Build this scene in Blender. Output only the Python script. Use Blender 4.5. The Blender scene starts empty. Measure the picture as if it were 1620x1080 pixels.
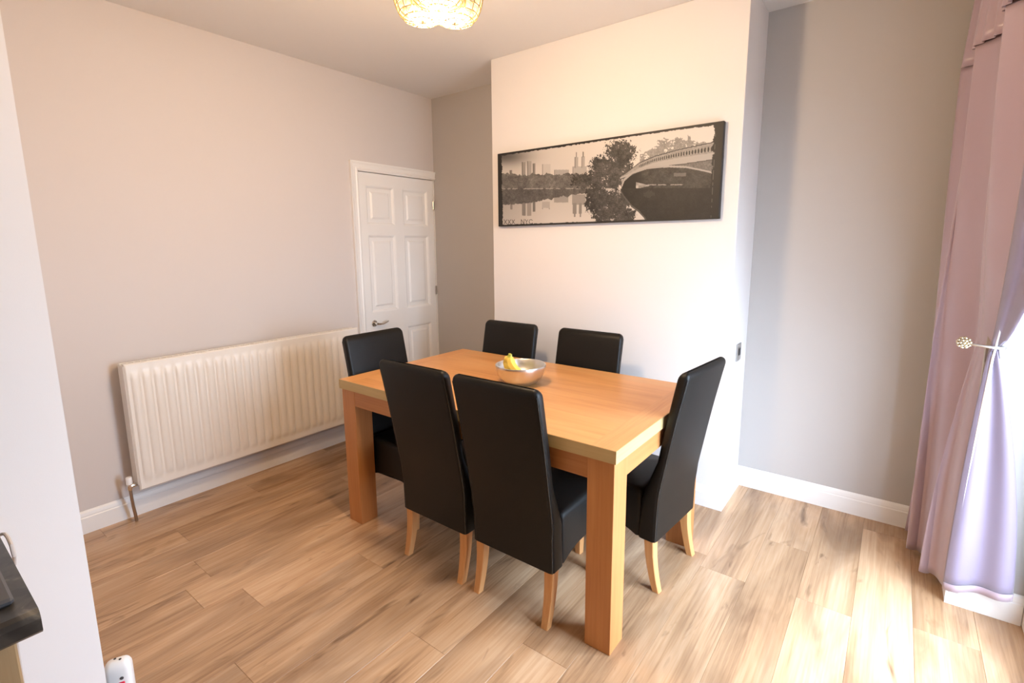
import bpy, bmesh, math, random
import numpy as np
from mathutils import Vector, Matrix

random.seed(7)
S = bpy.context.scene
COL = S.collection
R = math.radians

# ------------------------------------------------------------------ camera
cam_d = bpy.data.cameras.new('camera')
cam = bpy.data.objects.new('camera', cam_d)
COL.objects.link(cam)
S.camera = cam
yaw, pit, rol = R(37.4583), R(-9.295), R(-0.4669)
Fv = Vector((-math.sin(yaw) * math.cos(pit), math.cos(yaw) * math.cos(pit), math.sin(pit)))
Rv = Vector((math.cos(yaw), math.sin(yaw), 0))
Uv = Rv.cross(Fv)
R2 = Rv * math.cos(rol) + Uv * math.sin(rol)
U2 = -Rv * math.sin(rol) + Uv * math.cos(rol)
cam.matrix_world = Matrix(((R2.x, U2.x, -Fv.x, 3.1995), (R2.y, U2.y, -Fv.y, -3.11),
                           (R2.z, U2.z, -Fv.z, 1.4463), (0, 0, 0, 1)))
cam_d.sensor_width = 36.0
cam_d.lens = 795.8794 / 1620 * 36
cam_d.shift_x = 0.871 / 1620
cam_d.shift_y = -23.1795 / 1620
cam_d.clip_start = 0.02

# ------------------------------------------------------------------ world, daylight portals, exposure
SKY = 29.0
LAMP_W = 22.0
W = bpy.data.worlds.new('overcast_sky')
S.world = W
W.use_nodes = True
bg = W.node_tree.nodes['Background']
bg.inputs[0].default_value = (0.66, 0.79, 1.0, 1)
bg.inputs[1].default_value = SKY
def portal(name, loc, rot, sx, sy):
    L = bpy.data.lights.new(name, 'AREA')
    L.shape = 'RECTANGLE'; L.size = sx; L.size_y = sy
    L.cycles.is_portal = True
    o = bpy.data.objects.new(name, L)
    o.location = loc; o.rotation_euler = rot
    COL.objects.link(o)
portal('patio_door_portal', (3.80, -1.238, 1.06), (0, R(90), 0), 2.08, 1.32)
S.view_settings.view_transform = 'Standard'
S.view_settings.look = 'None'
S.view_settings.gamma = 1.0
S.view_settings.use_curve_mapping = False
S.view_settings.exposure = 0.0
S.cycles.use_denoising = True
S.cycles.max_bounces = 10
S.cycles.diffuse_bounces = 6
S.cycles.sample_clamp_indirect = 6.0
S.cycles.caustics_reflective = False
S.cycles.caustics_refractive = False

# ------------------------------------------------------------------ materials
def new_mat(name):
    m = bpy.data.materials.new(name); m.use_nodes = True
    nt = m.node_tree
    return m, nt, nt.nodes['Principled BSDF']
def N(nt, t, **kw):
    n = nt.nodes.new(t)
    for k, v in kw.items():
        setattr(n, k, v)
    return n
def ramp(nt, stops):
    n = nt.nodes.new('ShaderNodeValToRGB')
    cr = n.color_ramp
    while len(cr.elements) < len(stops):
        cr.elements.new(0.5)
    for e, (p, c) in zip(cr.elements, stops):
        e.position = p; e.color = (*c, 1)
    return n
def plain(name, col, rough=0.5, metal=0.0, bump=0.0, bscale=200, vary=0.0, spec=0.5, coat=0.0):
    m, nt, b = new_mat(name)
    b.inputs['Base Color'].default_value = (*col, 1)
    b.inputs['Roughness'].default_value = rough
    b.inputs['Metallic'].default_value = metal
    b.inputs['Specular IOR Level'].default_value = spec
    b.inputs['Coat Weight'].default_value = coat
    tc = N(nt, 'ShaderNodeTexCoord')
    if vary > 0:
        nz = N(nt, 'ShaderNodeTexNoise'); nz.inputs['Scale'].default_value = 3.0; nz.inputs['Detail'].default_value = 4
        nt.links.new(tc.outputs['Object'], nz.inputs['Vector'])
        rp = ramp(nt, [(0.3, tuple(c * (1 - vary) for c in col)), (0.7, tuple(min(1, c * (1 + vary)) for c in col))])
        nt.links.new(nz.outputs['Fac'], rp.inputs[0]); nt.links.new(rp.outputs[0], b.inputs['Base Color'])
    if bump > 0:
        nz = N(nt, 'ShaderNodeTexNoise'); nz.inputs['Scale'].default_value = bscale; nz.inputs['Detail'].default_value = 3
        nt.links.new(tc.outputs['Object'], nz.inputs['Vector'])
        bp = N(nt, 'ShaderNodeBump'); bp.inputs['Strength'].default_value = bump; bp.inputs['Distance'].default_value = 0.002
        nt.links.new(nz.outputs['Fac'], bp.inputs['Height']); nt.links.new(bp.outputs[0], b.inputs['Normal'])
    return m
def wood(name, axis, light, mid, dark, rough=0.4, scale=1.0, per_object=False, knots=False, bump=0.05, coat=0.0, across=None):
    m, nt, b = new_mat(name)
    tc = N(nt, 'ShaderNodeTexCoord')
    src = tc.outputs['Object']
    if per_object:
        oi = N(nt, 'ShaderNodeObjectInfo')
        mu = N(nt, 'ShaderNodeMath', operation='MULTIPLY'); mu.inputs[1].default_value = 37.0
        nt.links.new(oi.outputs['Random'], mu.inputs[0])
        ad = N(nt, 'ShaderNodeVectorMath', operation='ADD')
        nt.links.new(src, ad.inputs[0]); nt.links.new(mu.outputs[0], ad.inputs[1])
        src = ad.outputs[0]
    def stretched(a, c):
        mp = N(nt, 'ShaderNodeMapping')
        s = [c, c, c]; s[axis] = a
        mp.inputs['Scale'].default_value = [v * scale for v in s]
        nt.links.new(src, mp.inputs['Vector'])
        return mp.outputs[0]
    def noise(vec, sc, det, dist=0.0, rough_=0.55):
        n = N(nt, 'ShaderNodeTexNoise')
        n.inputs['Scale'].default_value = sc; n.inputs['Detail'].default_value = det
        n.inputs['Distortion'].default_value = dist; n.inputs['Roughness'].default_value = rough_
        nt.links.new(vec, n.inputs['Vector'])
        return n.outputs['Fac']
    broad = noise(stretched(0.9, 7.0), 1.0, 5, 0.8)
    fine = noise(stretched(3.0, 110.0), 1.0, 4, 0.3)
    mx = N(nt, 'ShaderNodeMix'); mx.data_type = 'FLOAT'; mx.inputs['Factor'].default_value = 0.35
    nt.links.new(broad, mx.inputs['A']); nt.links.new(fine, mx.inputs['B'])
    rp = ramp(nt, [(0.30, dark), (0.47, mid), (0.66, light)])
    nt.links.new(mx.outputs[0], rp.inputs[0])
    col = rp.outputs[0]
    def mixc(fac, a, bcol, mode='MIX'):
        c = N(nt, 'ShaderNodeMix'); c.data_type = 'RGBA'; c.blend_type = mode
        if isinstance(fac, float): c.inputs[0].default_value = fac
        else: nt.links.new(fac, c.inputs[0])
        nt.links.new(a, c.inputs[6])
        if isinstance(bcol, tuple): c.inputs[7].default_value = (*bcol, 1)
        else: nt.links.new(bcol, c.inputs[7])
        return c.outputs[2]
    if knots:
        sg = noise(stretched(1.1, 5.5), 1.0, 4, 1.0)
        sr = ramp(nt, [(0.46, (0, 0, 0)), (0.70, (0.66, 0.66, 0.66))]); nt.links.new(sg, sr.inputs[0])
        col = mixc(sr.outputs[0], col, tuple(d * 0.85 for d in dark))
        kn = noise(stretched(2.2, 9.0), 1.0, 3, 1.6)
        kr = ramp(nt, [(0.62, (0, 0, 0)), (0.78, (0.8, 0.8, 0.8))]); nt.links.new(kn, kr.inputs[0])
        col = mixc(kr.outputs[0], col, tuple(d * 0.55 for d in dark))
    if per_object:
        tr = ramp(nt, [(0.0, (0.84, 0.82, 0.80)), (0.5, (0.97, 0.97, 0.97)), (1.0, (1.10, 1.10, 1.10))])
        nt.links.new(oi.outputs['Random'], tr.inputs[0])
        col = mixc(1.0, col, tr.outputs[0], 'MULTIPLY')
    nt.links.new(col, b.inputs['Base Color'])
    b.inputs['Roughness'].default_value = rough
    b.inputs['Coat Weight'].default_value = coat
    b.inputs['Coat Roughness'].default_value = 0.2
    bp = N(nt, 'ShaderNodeBump'); bp.inputs['Strength'].default_value = bump; bp.inputs['Distance'].default_value = 0.001
    nt.links.new(fine, bp.inputs['Height']); nt.links.new(bp.outputs[0], b.inputs['Normal'])
    return m

M = {}
M['wall_pale'] = plain('pale_grey_paint', (0.64, 0.592, 0.565), 0.85, bump=0.05, bscale=350, spec=0.2)
M['wall_white'] = plain('white_paint', (0.78, 0.755, 0.745), 0.8, bump=0.05, bscale=350, spec=0.2)
M['wall_taupe'] = plain('taupe_paint', (0.48, 0.455, 0.435), 0.85, bump=0.05, bscale=350, spec=0.2)
M['ceiling'] = plain('ceiling_paint', (0.74, 0.72, 0.70), 0.9, bump=0.05, bscale=300, spec=0.1)
M['gloss_white'] = plain('white_gloss_paint', (0.83, 0.82, 0.80), 0.35, bump=0.02, bscale=60)
M['rad_white'] = plain('cream_radiator_enamel', (0.80, 0.76, 0.70), 0.35)
M['plank'] = wood('oak_laminate', 1, (0.66, 0.455, 0.285), (0.52, 0.32, 0.175), (0.25, 0.138, 0.074), 0.27, 1.0, per_object=True, knots=True)
M['subfloor'] = plain('dark_joint', (0.16, 0.10, 0.06), 0.9)
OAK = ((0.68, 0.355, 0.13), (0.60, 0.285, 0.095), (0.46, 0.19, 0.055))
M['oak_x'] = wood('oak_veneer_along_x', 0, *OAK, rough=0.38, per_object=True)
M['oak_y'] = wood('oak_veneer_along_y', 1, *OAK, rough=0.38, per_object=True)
OAK_SHADED = ((0.55, 0.25, 0.085), (0.48, 0.20, 0.062), (0.39, 0.145, 0.042))  # darker copy of the table oak: shade on legs and aprons in the colour
M['oak_z'] = wood('oak_veneer_upright', 2, *OAK_SHADED, rough=0.42, per_object=True)
M['oak_apron'] = wood('oak_veneer_apron', 0, *OAK_SHADED, rough=0.42, per_object=True)
M['oak_apron_y'] = wood('oak_veneer_apron_y', 1, *OAK_SHADED, rough=0.42, per_object=True)
EDG = ((0.56, 0.42, 0.20), (0.50, 0.37, 0.17), (0.42, 0.30, 0.13))
M['edge_x'] = wood('pale_edging_x', 0, *EDG, rough=0.45)
M['edge_y'] = wood('pale_edging_y', 1, *EDG, rough=0.45)
M['leg_wood'] = wood('chair_leg_wood', 2, (0.70, 0.38, 0.16), (0.62, 0.31, 0.115), (0.52, 0.24, 0.08), rough=0.4)
M['leather'] = plain('black_faux_leather', (0.006, 0.0056, 0.005), 0.42, bump=0.35, bscale=300, spec=0.28)
M['piping'] = plain('black_seam', (0.012, 0.012, 0.012), 0.25)
M['chrome'] = plain('chrome', (0.75, 0.74, 0.72), 0.12, metal=1.0)
M['steel'] = plain('brushed_steel', (0.74, 0.73, 0.71), 0.32, metal=1.0, bump=0.02, bscale=300)
M['nickel'] = plain('satin_nickel', (0.55, 0.53, 0.50), 0.28, metal=1.0)
M['copper'] = plain('tarnished_pipe', (0.42, 0.36, 0.30), 0.3, metal=1.0)
M['brass'] = plain('gilt_wire', (0.55, 0.40, 0.16), 0.3, metal=1.0)
M['black'] = plain('black_plastic', (0.012, 0.012, 0.013), 0.35)
M['grey'] = plain('grey_plastic', (0.07, 0.07, 0.075), 0.55)
M['white_plastic'] = plain('white_plastic', (0.82, 0.81, 0.80), 0.3)
M['red'] = plain('red_switch', (0.75, 0.03, 0.07), 0.3)
M['pale_cable'] = plain('pale_cable', (0.55, 0.50, 0.47), 0.4)
M['banana'] = plain('banana_skin', (0.84, 0.60, 0.11), 0.45, vary=0.06)
M['banana_green'] = plain('banana_neck', (0.42, 0.45, 0.07), 0.5)
M['banana_tip'] = plain('banana_tip', (0.16, 0.12, 0.05), 0.6)
M['paving'] = plain('patio_paving', (0.42, 0.40, 0.37), 0.85, bump=0.3, bscale=40, vary=0.2)

def worktop_mat():
    m, nt, b = new_mat('dark_mottled_worktop')
    tc = N(nt, 'ShaderNodeTexCoord')
    a = N(nt, 'ShaderNodeTexNoise'); a.inputs['Scale'].default_value = 14; a.inputs['Detail'].default_value = 8; a.inputs['Distortion'].default_value = 1.5
    nt.links.new(tc.outputs['Object'], a.inputs['Vector'])
    rp = ramp(nt, [(0.38, (0.022, 0.02, 0.018)), (0.55, (0.055, 0.05, 0.043)), (0.72, (0.22, 0.19, 0.14))])
    nt.links.new(a.outputs['Fac'], rp.inputs[0]); nt.links.new(rp.outputs[0], b.inputs['Base Color'])
    b.inputs['Roughness'].default_value = 0.35
    return m
M['worktop'] = worktop_mat()
M['cab_wood'] = wood('cabinet_oak', 2, (0.42, 0.29, 0.15), (0.35, 0.23, 0.115), (0.26, 0.16, 0.075), rough=0.5)

def satin(name, col, rough):
    m, nt, b = new_mat(name)
    b.inputs['Base Color'].default_value = (*col, 1)
    b.inputs['Roughness'].default_value = rough
    b.inputs['Sheen Weight'].default_value = 0.4
    b.inputs['Anisotropic'].default_value = 0.5
    tc = N(nt, 'ShaderNodeTexCoord')
    mp = N(nt, 'ShaderNodeMapping'); mp.inputs['Scale'].default_value = (30, 30, 900)
    nz = N(nt, 'ShaderNodeTexNoise'); nz.inputs['Scale'].default_value = 1.0
    nt.links.new(tc.outputs['Object'], mp.inputs[0]); nt.links.new(mp.outputs[0], nz.inputs['Vector'])
    bp = N(nt, 'ShaderNodeBump'); bp.inputs['Strength'].default_value = 0.12; bp.inputs['Distance'].default_value = 0.001
    nt.links.new(nz.outputs['Fac'], bp.inputs['Height']); nt.links.new(bp.outputs[0], b.inputs['Normal'])
    tr = N(nt, 'ShaderNodeBsdfTranslucent'); tr.inputs[0].default_value = (*[c * 0.9 for c in col], 1)
    mx = N(nt, 'ShaderNodeMixShader'); mx.inputs[0].default_value = 0.08
    out = nt.nodes['Material Output']
    nt.links.new(b.outputs[0], mx.inputs[1]); nt.links.new(tr.outputs[0], mx.inputs[2]); nt.links.new(mx.outputs[0], out.inputs[0])
    return m
M['curtain'] = satin('mauve_satin', (0.43, 0.325, 0.375), 0.32)
M['lining'] = satin('lilac_lining', (0.25, 0.205, 0.285), 0.5)
M['edge_tape'] = plain('white_edge_tape', (0.88, 0.86, 0.86), 0.6)

def pane_mat():
    m, nt, b = new_mat('window_glass')
    nt.nodes.remove(b)
    t = N(nt, 'ShaderNodeBsdfTransparent'); t.inputs[0].default_value = (0.97, 0.985, 0.98, 1)
    g = N(nt, 'ShaderNodeBsdfGlossy'); g.inputs['Roughness'].default_value = 0.0
    fr = N(nt, 'ShaderNodeFresnel'); fr.inputs[0].default_value = 1.45
    mx = N(nt, 'ShaderNodeMixShader')
    ge = N(nt, 'ShaderNodeNewGeometry')
    om = N(nt, 'ShaderNodeMath', operation='SUBTRACT'); om.inputs[0].default_value = 1.0
    mu = N(nt, 'ShaderNodeMath', operation='MULTIPLY')
    nt.links.new(ge.outputs['Backfacing'], om.inputs[1]); nt.links.new(om.outputs[0], mu.inputs[0]); nt.links.new(fr.outputs[0], mu.inputs[1])
    nt.links.new(mu.outputs[0], mx.inputs[0]); nt.links.new(t.outputs[0], mx.inputs[1]); nt.links.new(g.outputs[0], mx.inputs[2])
    nt.links.new(mx.outputs[0], nt.nodes['Material Output'].inputs[0])
    return m
M['pane'] = pane_mat()
def crystal_mat():
    m, nt, b = new_mat('lit_crystal')
    b.inputs['Base Color'].default_value = (0.95, 0.90, 0.78, 1)
    b.inputs['Roughness'].default_value = 0.08
    tr = N(nt, 'ShaderNodeBsdfTranslucent'); tr.inputs[0].default_value = (1, 0.93, 0.75, 1)
    mx = N(nt, 'ShaderNodeMixShader'); mx.inputs[0].default_value = 0.7
    nt.links.new(b.outputs[0], mx.inputs[1]); nt.links.new(tr.outputs[0], mx.inputs[2])
    nt.links.new(mx.outputs[0], nt.nodes['Material Output'].inputs[0])
    return m
M['crystal'] = crystal_mat()
def bulb_mat():
    m, nt, b = new_mat('lit_bulb')
    b.inputs['Base Color'].default_value = (1, 0.9, 0.7, 1)
    b.inputs['Emission Color'].default_value = (1, 0.80, 0.50, 1)
    b.inputs['Emission Strength'].default_value = 12
    return m
M['bulb'] = bulb_mat()

# ------------------------------------------------------------------ mesh helpers
def finish(name, bm, mat, parent=None, smooth=False, loc=None):
    me = bpy.data.meshes.new(name)
    bm.normal_update()
    bm.to_mesh(me); bm.free()
    if mat is not None:
        me.materials.append(M[mat] if isinstance(mat, str) else mat)
    if smooth:
        for p in me.polygons: p.use_smooth = True
        me.set_sharp_from_angle(angle=R(38))
    o = bpy.data.objects.new(name, me)
    COL.objects.link(o)
    if parent is not None: o.parent = parent
    if loc is not None: o.location = loc
    return o
def add_box(bm, x0, x1, y0, y1, z0, z1, bev=0.0, seg=1):
    r = bmesh.ops.create_cube(bm, size=1.0)
    vs = r['verts']
    for v in vs:
        v.co = Vector(((x0 + x1) / 2 + v.co.x * (x1 - x0), (y0 + y1) / 2 + v.co.y * (y1 - y0), (z0 + z1) / 2 + v.co.z * (z1 - z0)))
    if bev > 0:
        es = list({e for v in vs for e in v.link_edges})
        bmesh.ops.bevel(bm, geom=es, offset=bev, segments=seg, profile=0.6, affect='EDGES')
    return vs
def box(name, b, mat, parent=None, bev=0.0, seg=1, smooth=False):
    bm = bmesh.new()
    add_box(bm, *b, bev=bev, seg=seg)
    return finish(name, bm, mat, parent, smooth)
def loft(bm, rings, cap=True, closed=True):
    vr = [[bm.verts.new(p) for p in r] for r in rings]
    n = len(vr[0])
    for a, b in zip(vr[:-1], vr[1:]):
        for i in range(n if closed else n - 1):
            j = (i + 1) % n
            bm.faces.new((a[i], a[j], b[j], b[i]))
    if cap and closed:
        bm.faces.new(list(reversed(vr[0]))); bm.faces.new(vr[-1])
    return vr
def add_tube(bm, pts, rad, n=8, cap=True):
    pts = [Vector(p) for p in pts]
    rads = rad if isinstance(rad, (list, tuple)) else [rad] * len(pts)
    rings = []
    up = None
    for i, p in enumerate(pts):
        t = (pts[min(i + 1, len(pts) - 1)] - pts[max(i - 1, 0)]).normalized()
        if up is None:
            up = Vector((0, 0, 1)) if abs(t.z) < 0.9 else Vector((1, 0, 0))
        a = (up - t * up.dot(t)).normalized()
        up = a
        b = t.cross(a)
        rings.append([p + (a * math.cos(2 * math.pi * k / n) + b * math.sin(2 * math.pi * k / n)) * rads[i] for k in range(n)])
    loft(bm, rings, cap)
def tube(name, pts, rad, mat, parent=None, n=8):
    bm = bmesh.new(); add_tube(bm, pts, rad, n)
    return finish(name, bm, mat, parent, True)
def add_lathe(bm, prof, n=32, c=(0, 0, 0), cap=False):
    rings = [[(c[0] + r * math.cos(2 * math.pi * k / n), c[1] + r * math.sin(2 * math.pi * k / n), c[2] + z) for k in range(n)] for r, z in prof]
    loft(bm, rings, cap)
def rrect(x0, x1, y0, y1, r, z, k=4):
    pts = []
    for cx, cy, a0 in ((x1 - r, y1 - r, 0), (x0 + r, y1 - r, 90), (x0 + r, y0 + r, 180), (x1 - r, y0 + r, 270)):
        for i in range(k + 1):
            a = R(a0 + 90 * i / k)
            pts.append((cx + r * math.cos(a), cy + r * math.sin(a), z))
    return pts
def empty(name, loc=(0, 0, 0), rz=0.0):
    o = bpy.data.objects.new(name, None)
    o.empty_display_size = 0.1
    o.location = loc; o.rotation_euler = (0, 0, rz)
    COL.objects.link(o)
    return o
def tag(o, label, cat, group=None):
    o['label'] = label; o['category'] = cat
    if group: o['group'] = group
    return o
def struct(o, label=None, cat=None):
    o['kind'] = 'structure'
    if label: o['label'] = label
    if cat: o['category'] = cat
    return o
def interp(keys, t):
    if t <= keys[0][0]: return keys[0][1]
    for (a, va), (b, vb) in zip(keys[:-1], keys[1:]):
        if t <= b:
            f = (t - a) / (b - a); f = f * f * (3 - 2 * f)
            return va + (vb - va) * f
    return keys[-1][1]

# ------------------------------------------------------------------ room dimensions
H = 2.638
D = 0.384                       # chimney breast depth
XC0, XC1 = 0.959, 2.538         # chimney breast sides
XR = 3.487                      # right wall
XO = 3.705                      # patio door plane
YP = -0.576; YP2 = -1.90        # patio opening
ZP = 2.10
YD = -2.83                      # wall behind the radiator end
XK = 1.56                       # kitchen wall face
YK = -4.70
T = 0.12

# floor with planks
fl = struct(box('floor', (-0.12, 3.85, YK - 0.12, 0.12, -0.06, -0.009), 'subfloor'), 'oak laminate plank floor', 'floor')
pw = 0.190
PLANK_X0 = -0.051
JOINT = {16: -0.915, 4: -2.317, 6: -2.27, 7: -1.82, 14: -0.943}
random.seed(21)
def plank(x0, x1, y0, y1):
    g = 0.0003
    o = box('plank', (-(x1 - x0) / 2 + g, (x1 - x0) / 2 - g, -(y1 - y0) / 2 + g, (y1 - y0) / 2 - g, -0.009, 0.0), 'plank', fl, bev=0.0008)
    o.location = ((x0 + x1) / 2, (y0 + y1) / 2, 0)
for i in range(21):
    x0, x1 = PLANK_X0 + i * pw, PLANK_X0 + (i + 1) * pw
    x0, x1 = max(x0, 0.0), min(x1, 3.72)
    if x1 - x0 < 0.01: continue
    if x1 <= XK + 0.001: ya = YD
    else: ya = YK
    yb = 0.0
    off = (i * 0.47 + random.uniform(-0.12, 0.12)) % 1.29
    if i in JOINT: off = (-JOINT[i]) % 1.29
    cuts = [yb]
    y = yb - off
    while y > ya + 0.05:
        if cuts[-1] - y > 0.04: cuts.append(y)
        y -= 1.29
    cuts.append(ya)
    for c1, c0 in zip(cuts[:-1], cuts[1:]):
        plank(x0, x1, c0, c1)

# ceiling
struct(box('ceiling', (-T, 3.85, YK - T, T, H, H + 0.1), 'ceiling'), 'white painted ceiling', 'ceiling')

# left wall with door opening
DY0, DY1, DZ = -0.768, -0.012, 1.983
bm = bmesh.new()
add_box(bm, -T, 0, YD, DY0 - 0.025, 0, H)
add_box(bm, -T, 0, DY0 - 0.025, 0, DZ + 0.025, H)
struct(finish('wall_left', bm, 'wall_pale'), 'pale wall with the radiator and panelled door', 'wall')
# back wall (alcoves)
struct(box('wall_back', (-T, XR + T + 0.3, 0, T, 0, H), 'wall_taupe'), 'taupe back wall seen in both alcoves', 'wall')
# chimney breast
struct(box('wall_chimney', (XC0, XC1, -D, 0.0, 0, H), 'wall_white', bev=0.004, seg=2), 'white chimney breast carrying the picture', 'wall')
# right wall: pier, lintel, kitchen part
bm = bmesh.new()
add_box(bm, XR, XO + 0.12, YP, 0, 0, H)
add_box(bm, XR, XO + 0.12, YP2, YP, ZP, H)
add_box(bm, XR, XO + 0.12, YK, YP2, 0, H)
struct(finish('wall_right', bm, 'wall_taupe'), 'taupe wall around the patio door opening', 'wall')
# wall closing the dining room beside the kitchen units, and the kitchen wall face
struct(box('wall_front', (-T, XK - 0.05, YD - T, YD, 0, H), 'wall_pale'), 'pale wall facing the chimney breast', 'wall')
struct(box('wall_kitchen', (XK - T, XK, YK, YD, 0, H), 'wall_white'), 'white wall end beside the dark worktop', 'wall')
struct(box('wall_kitchen_end', (XK - T, XO, YK - T, YK, 0, H), 'wall_white'), 'white kitchen end wall', 'wall')
struct(box('door_light_block', (-T - 0.03, -T, -1.1, 0.12, 0, H), 'wall_pale'), 'unseen panel added behind the panelled door to block light', 'wall')  # unseen backing added to stop sky light leaking round the door
# patio door
d2 = struct(empty('door_2', (XO + 0.02, (YP + YP2) / 2, 0)), 'white glazed patio door', 'door')
hl = (YP - YP2) / 2
for y0 in (-hl, hl - 0.06):
    box('frame_post', (-0.03, 0.03, y0, y0 + 0.06, 0.0, ZP), 'gloss_white', d2, bev=0.004)
box('frame_head', (-0.03, 0.03, -hl + 0.06, hl - 0.06, ZP - 0.06, ZP), 'gloss_white', d2, bev=0.004)
box('threshold', (-0.03, 0.03, -hl + 0.06, hl - 0.06, 0.0, 0.028), 'gloss_white', d2, bev=0.004)
for a_, b_ in ((-hl + 0.062, -0.001), (0.001, hl - 0.062)):
    leaf = empty('door_leaf'); leaf.parent = d2
    for y0 in (a_, b_ - 0.08):
        box('stile', (-0.022, 0.022, y0, y0 + 0.08, 0.03, ZP - 0.062), 'gloss_white', leaf, bev=0.004)
    for z0, z1 in ((0.03, 0.13), (ZP - 0.142, ZP - 0.062)):
        box('rail', (-0.022, 0.022, a_ + 0.08, b_ - 0.08, z0, z1), 'gloss_white', leaf, bev=0.004)
    box('pane', (-0.004, 0.004, a_ + 0.08, b_ - 0.08, 0.13, ZP - 0.142), 'pane', leaf)
hd = tube('handle', [(-0.022, 0.04, 1.0), (-0.065, 0.04, 1.0), (-0.07, 0.05, 1.0), (-0.07, 0.15, 1.0)], 0.008, 'nickel', d2)
# patio outside
struct(box('ground', (XO + 0.12, 14, -12, 8, -0.25, -0.12), 'paving'), 'paved patio outside the glazed door', 'ground')

# baseboards -------------------------------------------------------
BH = 0.118
PROF = [(0, 0), (0.016, 0), (0.016, BH * 0.70), (0.0125, BH * 0.74), (0.0125, BH * 0.80), (0.010, BH * 0.92), (0.004, BH), (0, BH)]
def baseboard(name, p0, p1, nrm, m0=0, m1=0, label=None):
    """profile swept from p0 to p1; m0/m1: mitre sign (+1 outer corner, -1 inner corner)"""
    p0, p1, nrm = Vector((*p0, 0)), Vector((*p1, 0)), Vector((*nrm, 0))
    d = (p1 - p0).normalized()
    bm = bmesh.new()
    ra = [p0 + nrm * o + Vector((0, 0, z)) - d * o * m0 for o, z in PROF]
    rb = [p1 + nrm * o + Vector((0, 0, z)) + d * o * m1 for o, z in PROF]
    loft(bm, [ra, rb])
    bmesh.ops.recalc_face_normals(bm, faces=bm.faces)
    struct(finish(name, bm, 'gloss_white'), label, 'baseboard')
baseboard('baseboard_left', (0, YD), (0, DY0 - 0.075), (1, 0), -1, 0, 'white baseboard under the radiator')
baseboard('baseboard_alcove_left', (0.0, 0), (XC0, 0), (0, -1), -1, -1, 'white baseboard in the alcove by the door')
baseboard('baseboard_chimney_side_left', (XC0, 0), (XC0, -D), (-1, 0), -1, 1, 'white baseboard on the chimney side by the door')
baseboard('baseboard_chimney', (XC0, -D), (XC1, -D), (0, -1), 1, 1, 'white baseboard along the chimney breast front')
baseboard('baseboard_chimney_side_right', (XC1, -D), (XC1, 0), (1, 0), 1, -1, 'white baseboard on the chimney side by the curtain')
baseboard('baseboard_back', (XC1, 0), (XR, 0), (0, -1), -1, -1, 'white baseboard along the taupe alcove wall')
baseboard('baseboard_right', (XR, 0), (XR, YP), (-1, 0), -1, 1, 'white baseboard behind the curtain')
baseboard('baseboard_reveal', (XR, YP), (XO - 0.012, YP), (0, -1), 1, 0, 'white baseboard in the patio door reveal')

# door -------------------------------------------------------------
d1 = struct(empty('door_1', (0, DY0, 0)), 'white six-panel door with a chrome lever handle', 'door')
XF = -0.006                       # door front face
def yl(y): return y - DY0
panels = [(-0.700, -0.436, 1.600, 1.893), (-0.350, -0.076, 1.600, 1.893),
          (-0.700, -0.428, 0.930, 1.528), (-0.344, -0.076, 0.930, 1.528),
          (-0.700, -0.428, 0.20, 0.785), (-0.344, -0.076, 0.20, 0.785)]
ys = sorted({DY0, DY1} | {p[0] for p in panels[2:3]} | {-0.432, -0.347, -0.076})
panels = [(a if a < -0.5 else -0.347, -0.432 if b < -0.3 else -0.076, c, d) for a, b, c, d in panels]
rails = [(0.006, 0.20), (0.785, 0.930), (1.528, 1.600), (1.893, DZ)]
for a, b in ((DY0, -0.700), (-0.432, -0.347), (-0.076, DY1)):
    box('stile', (XF - 0.036, XF, yl(a), yl(b), 0.006, DZ), 'gloss_white', d1)
for z0, z1 in rails:
    for a, b in ((-0.700, -0.432), (-0.347, -0.076)):
        box('rail', (XF - 0.036, XF, yl(a), yl(b), z0, z1), 'gloss_white', d1)
for y0, y1, z0, z1 in panels:
    bm = bmesh.new()
    def rr(i, x): return [(x, yl(y0) + i, z0 + i), (x, yl(y1) - i, z0 + i), (x, yl(y1) - i, z1 - i), (x, yl(y0) + i, z1 - i)]
    loft(bm, [rr(0, XF - 0.03), rr(0, XF - 0.001), rr(0.008, XF - 0.003), rr(0.020, XF - 0.014), rr(0.045, XF - 0.014), rr(0.058, XF - 0.005)])
    bmesh.ops.recalc_face_normals(bm, faces=bm.faces)
    finish('panel', bm, 'gloss_white', d1)
# lever handle
h = empty('handle'); h.parent = d1; h.location = (XF, yl(-0.682), 0.848)
h_ob = h
bm = bmesh.new()
for prof in ([(0.0, 0.0), (0.026, 0.0), (0.026, 0.004), (0.022, 0.009), (0.0, 0.010)], [(0.0, 0.010), (0.010, 0.010), (0.009, 0.045), (0.0, 0.046)]):
    rings = [[(z, r * math.cos(2 * math.pi * k / 24), r * math.sin(2 * math.pi * k / 24)) for k in range(24)] for r, z in prof]
    loft(bm, rings, cap=False)
finish('rose', bm, 'chrome', h, True)
tube('lever', [(0.042, -0.004, 0), (0.046, 0.02, -0.004), (0.046, 0.045, -0.006), (0.045, 0.075, 0.0), (0.042, 0.098, 0.008), (0.036, 0.108, 0.010)],
     [0.009, 0.008, 0.0065, 0.006, 0.0065, 0.005], 'chrome', h, 10)
for z in (0.22, 1.02, 1.74):
    box('hinge', (XF, XF + 0.008, yl(DY1) - 0.008, yl(DY1) + 0.008, z, z + 0.075), 'nickel', d1, bev=0.002)
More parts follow.
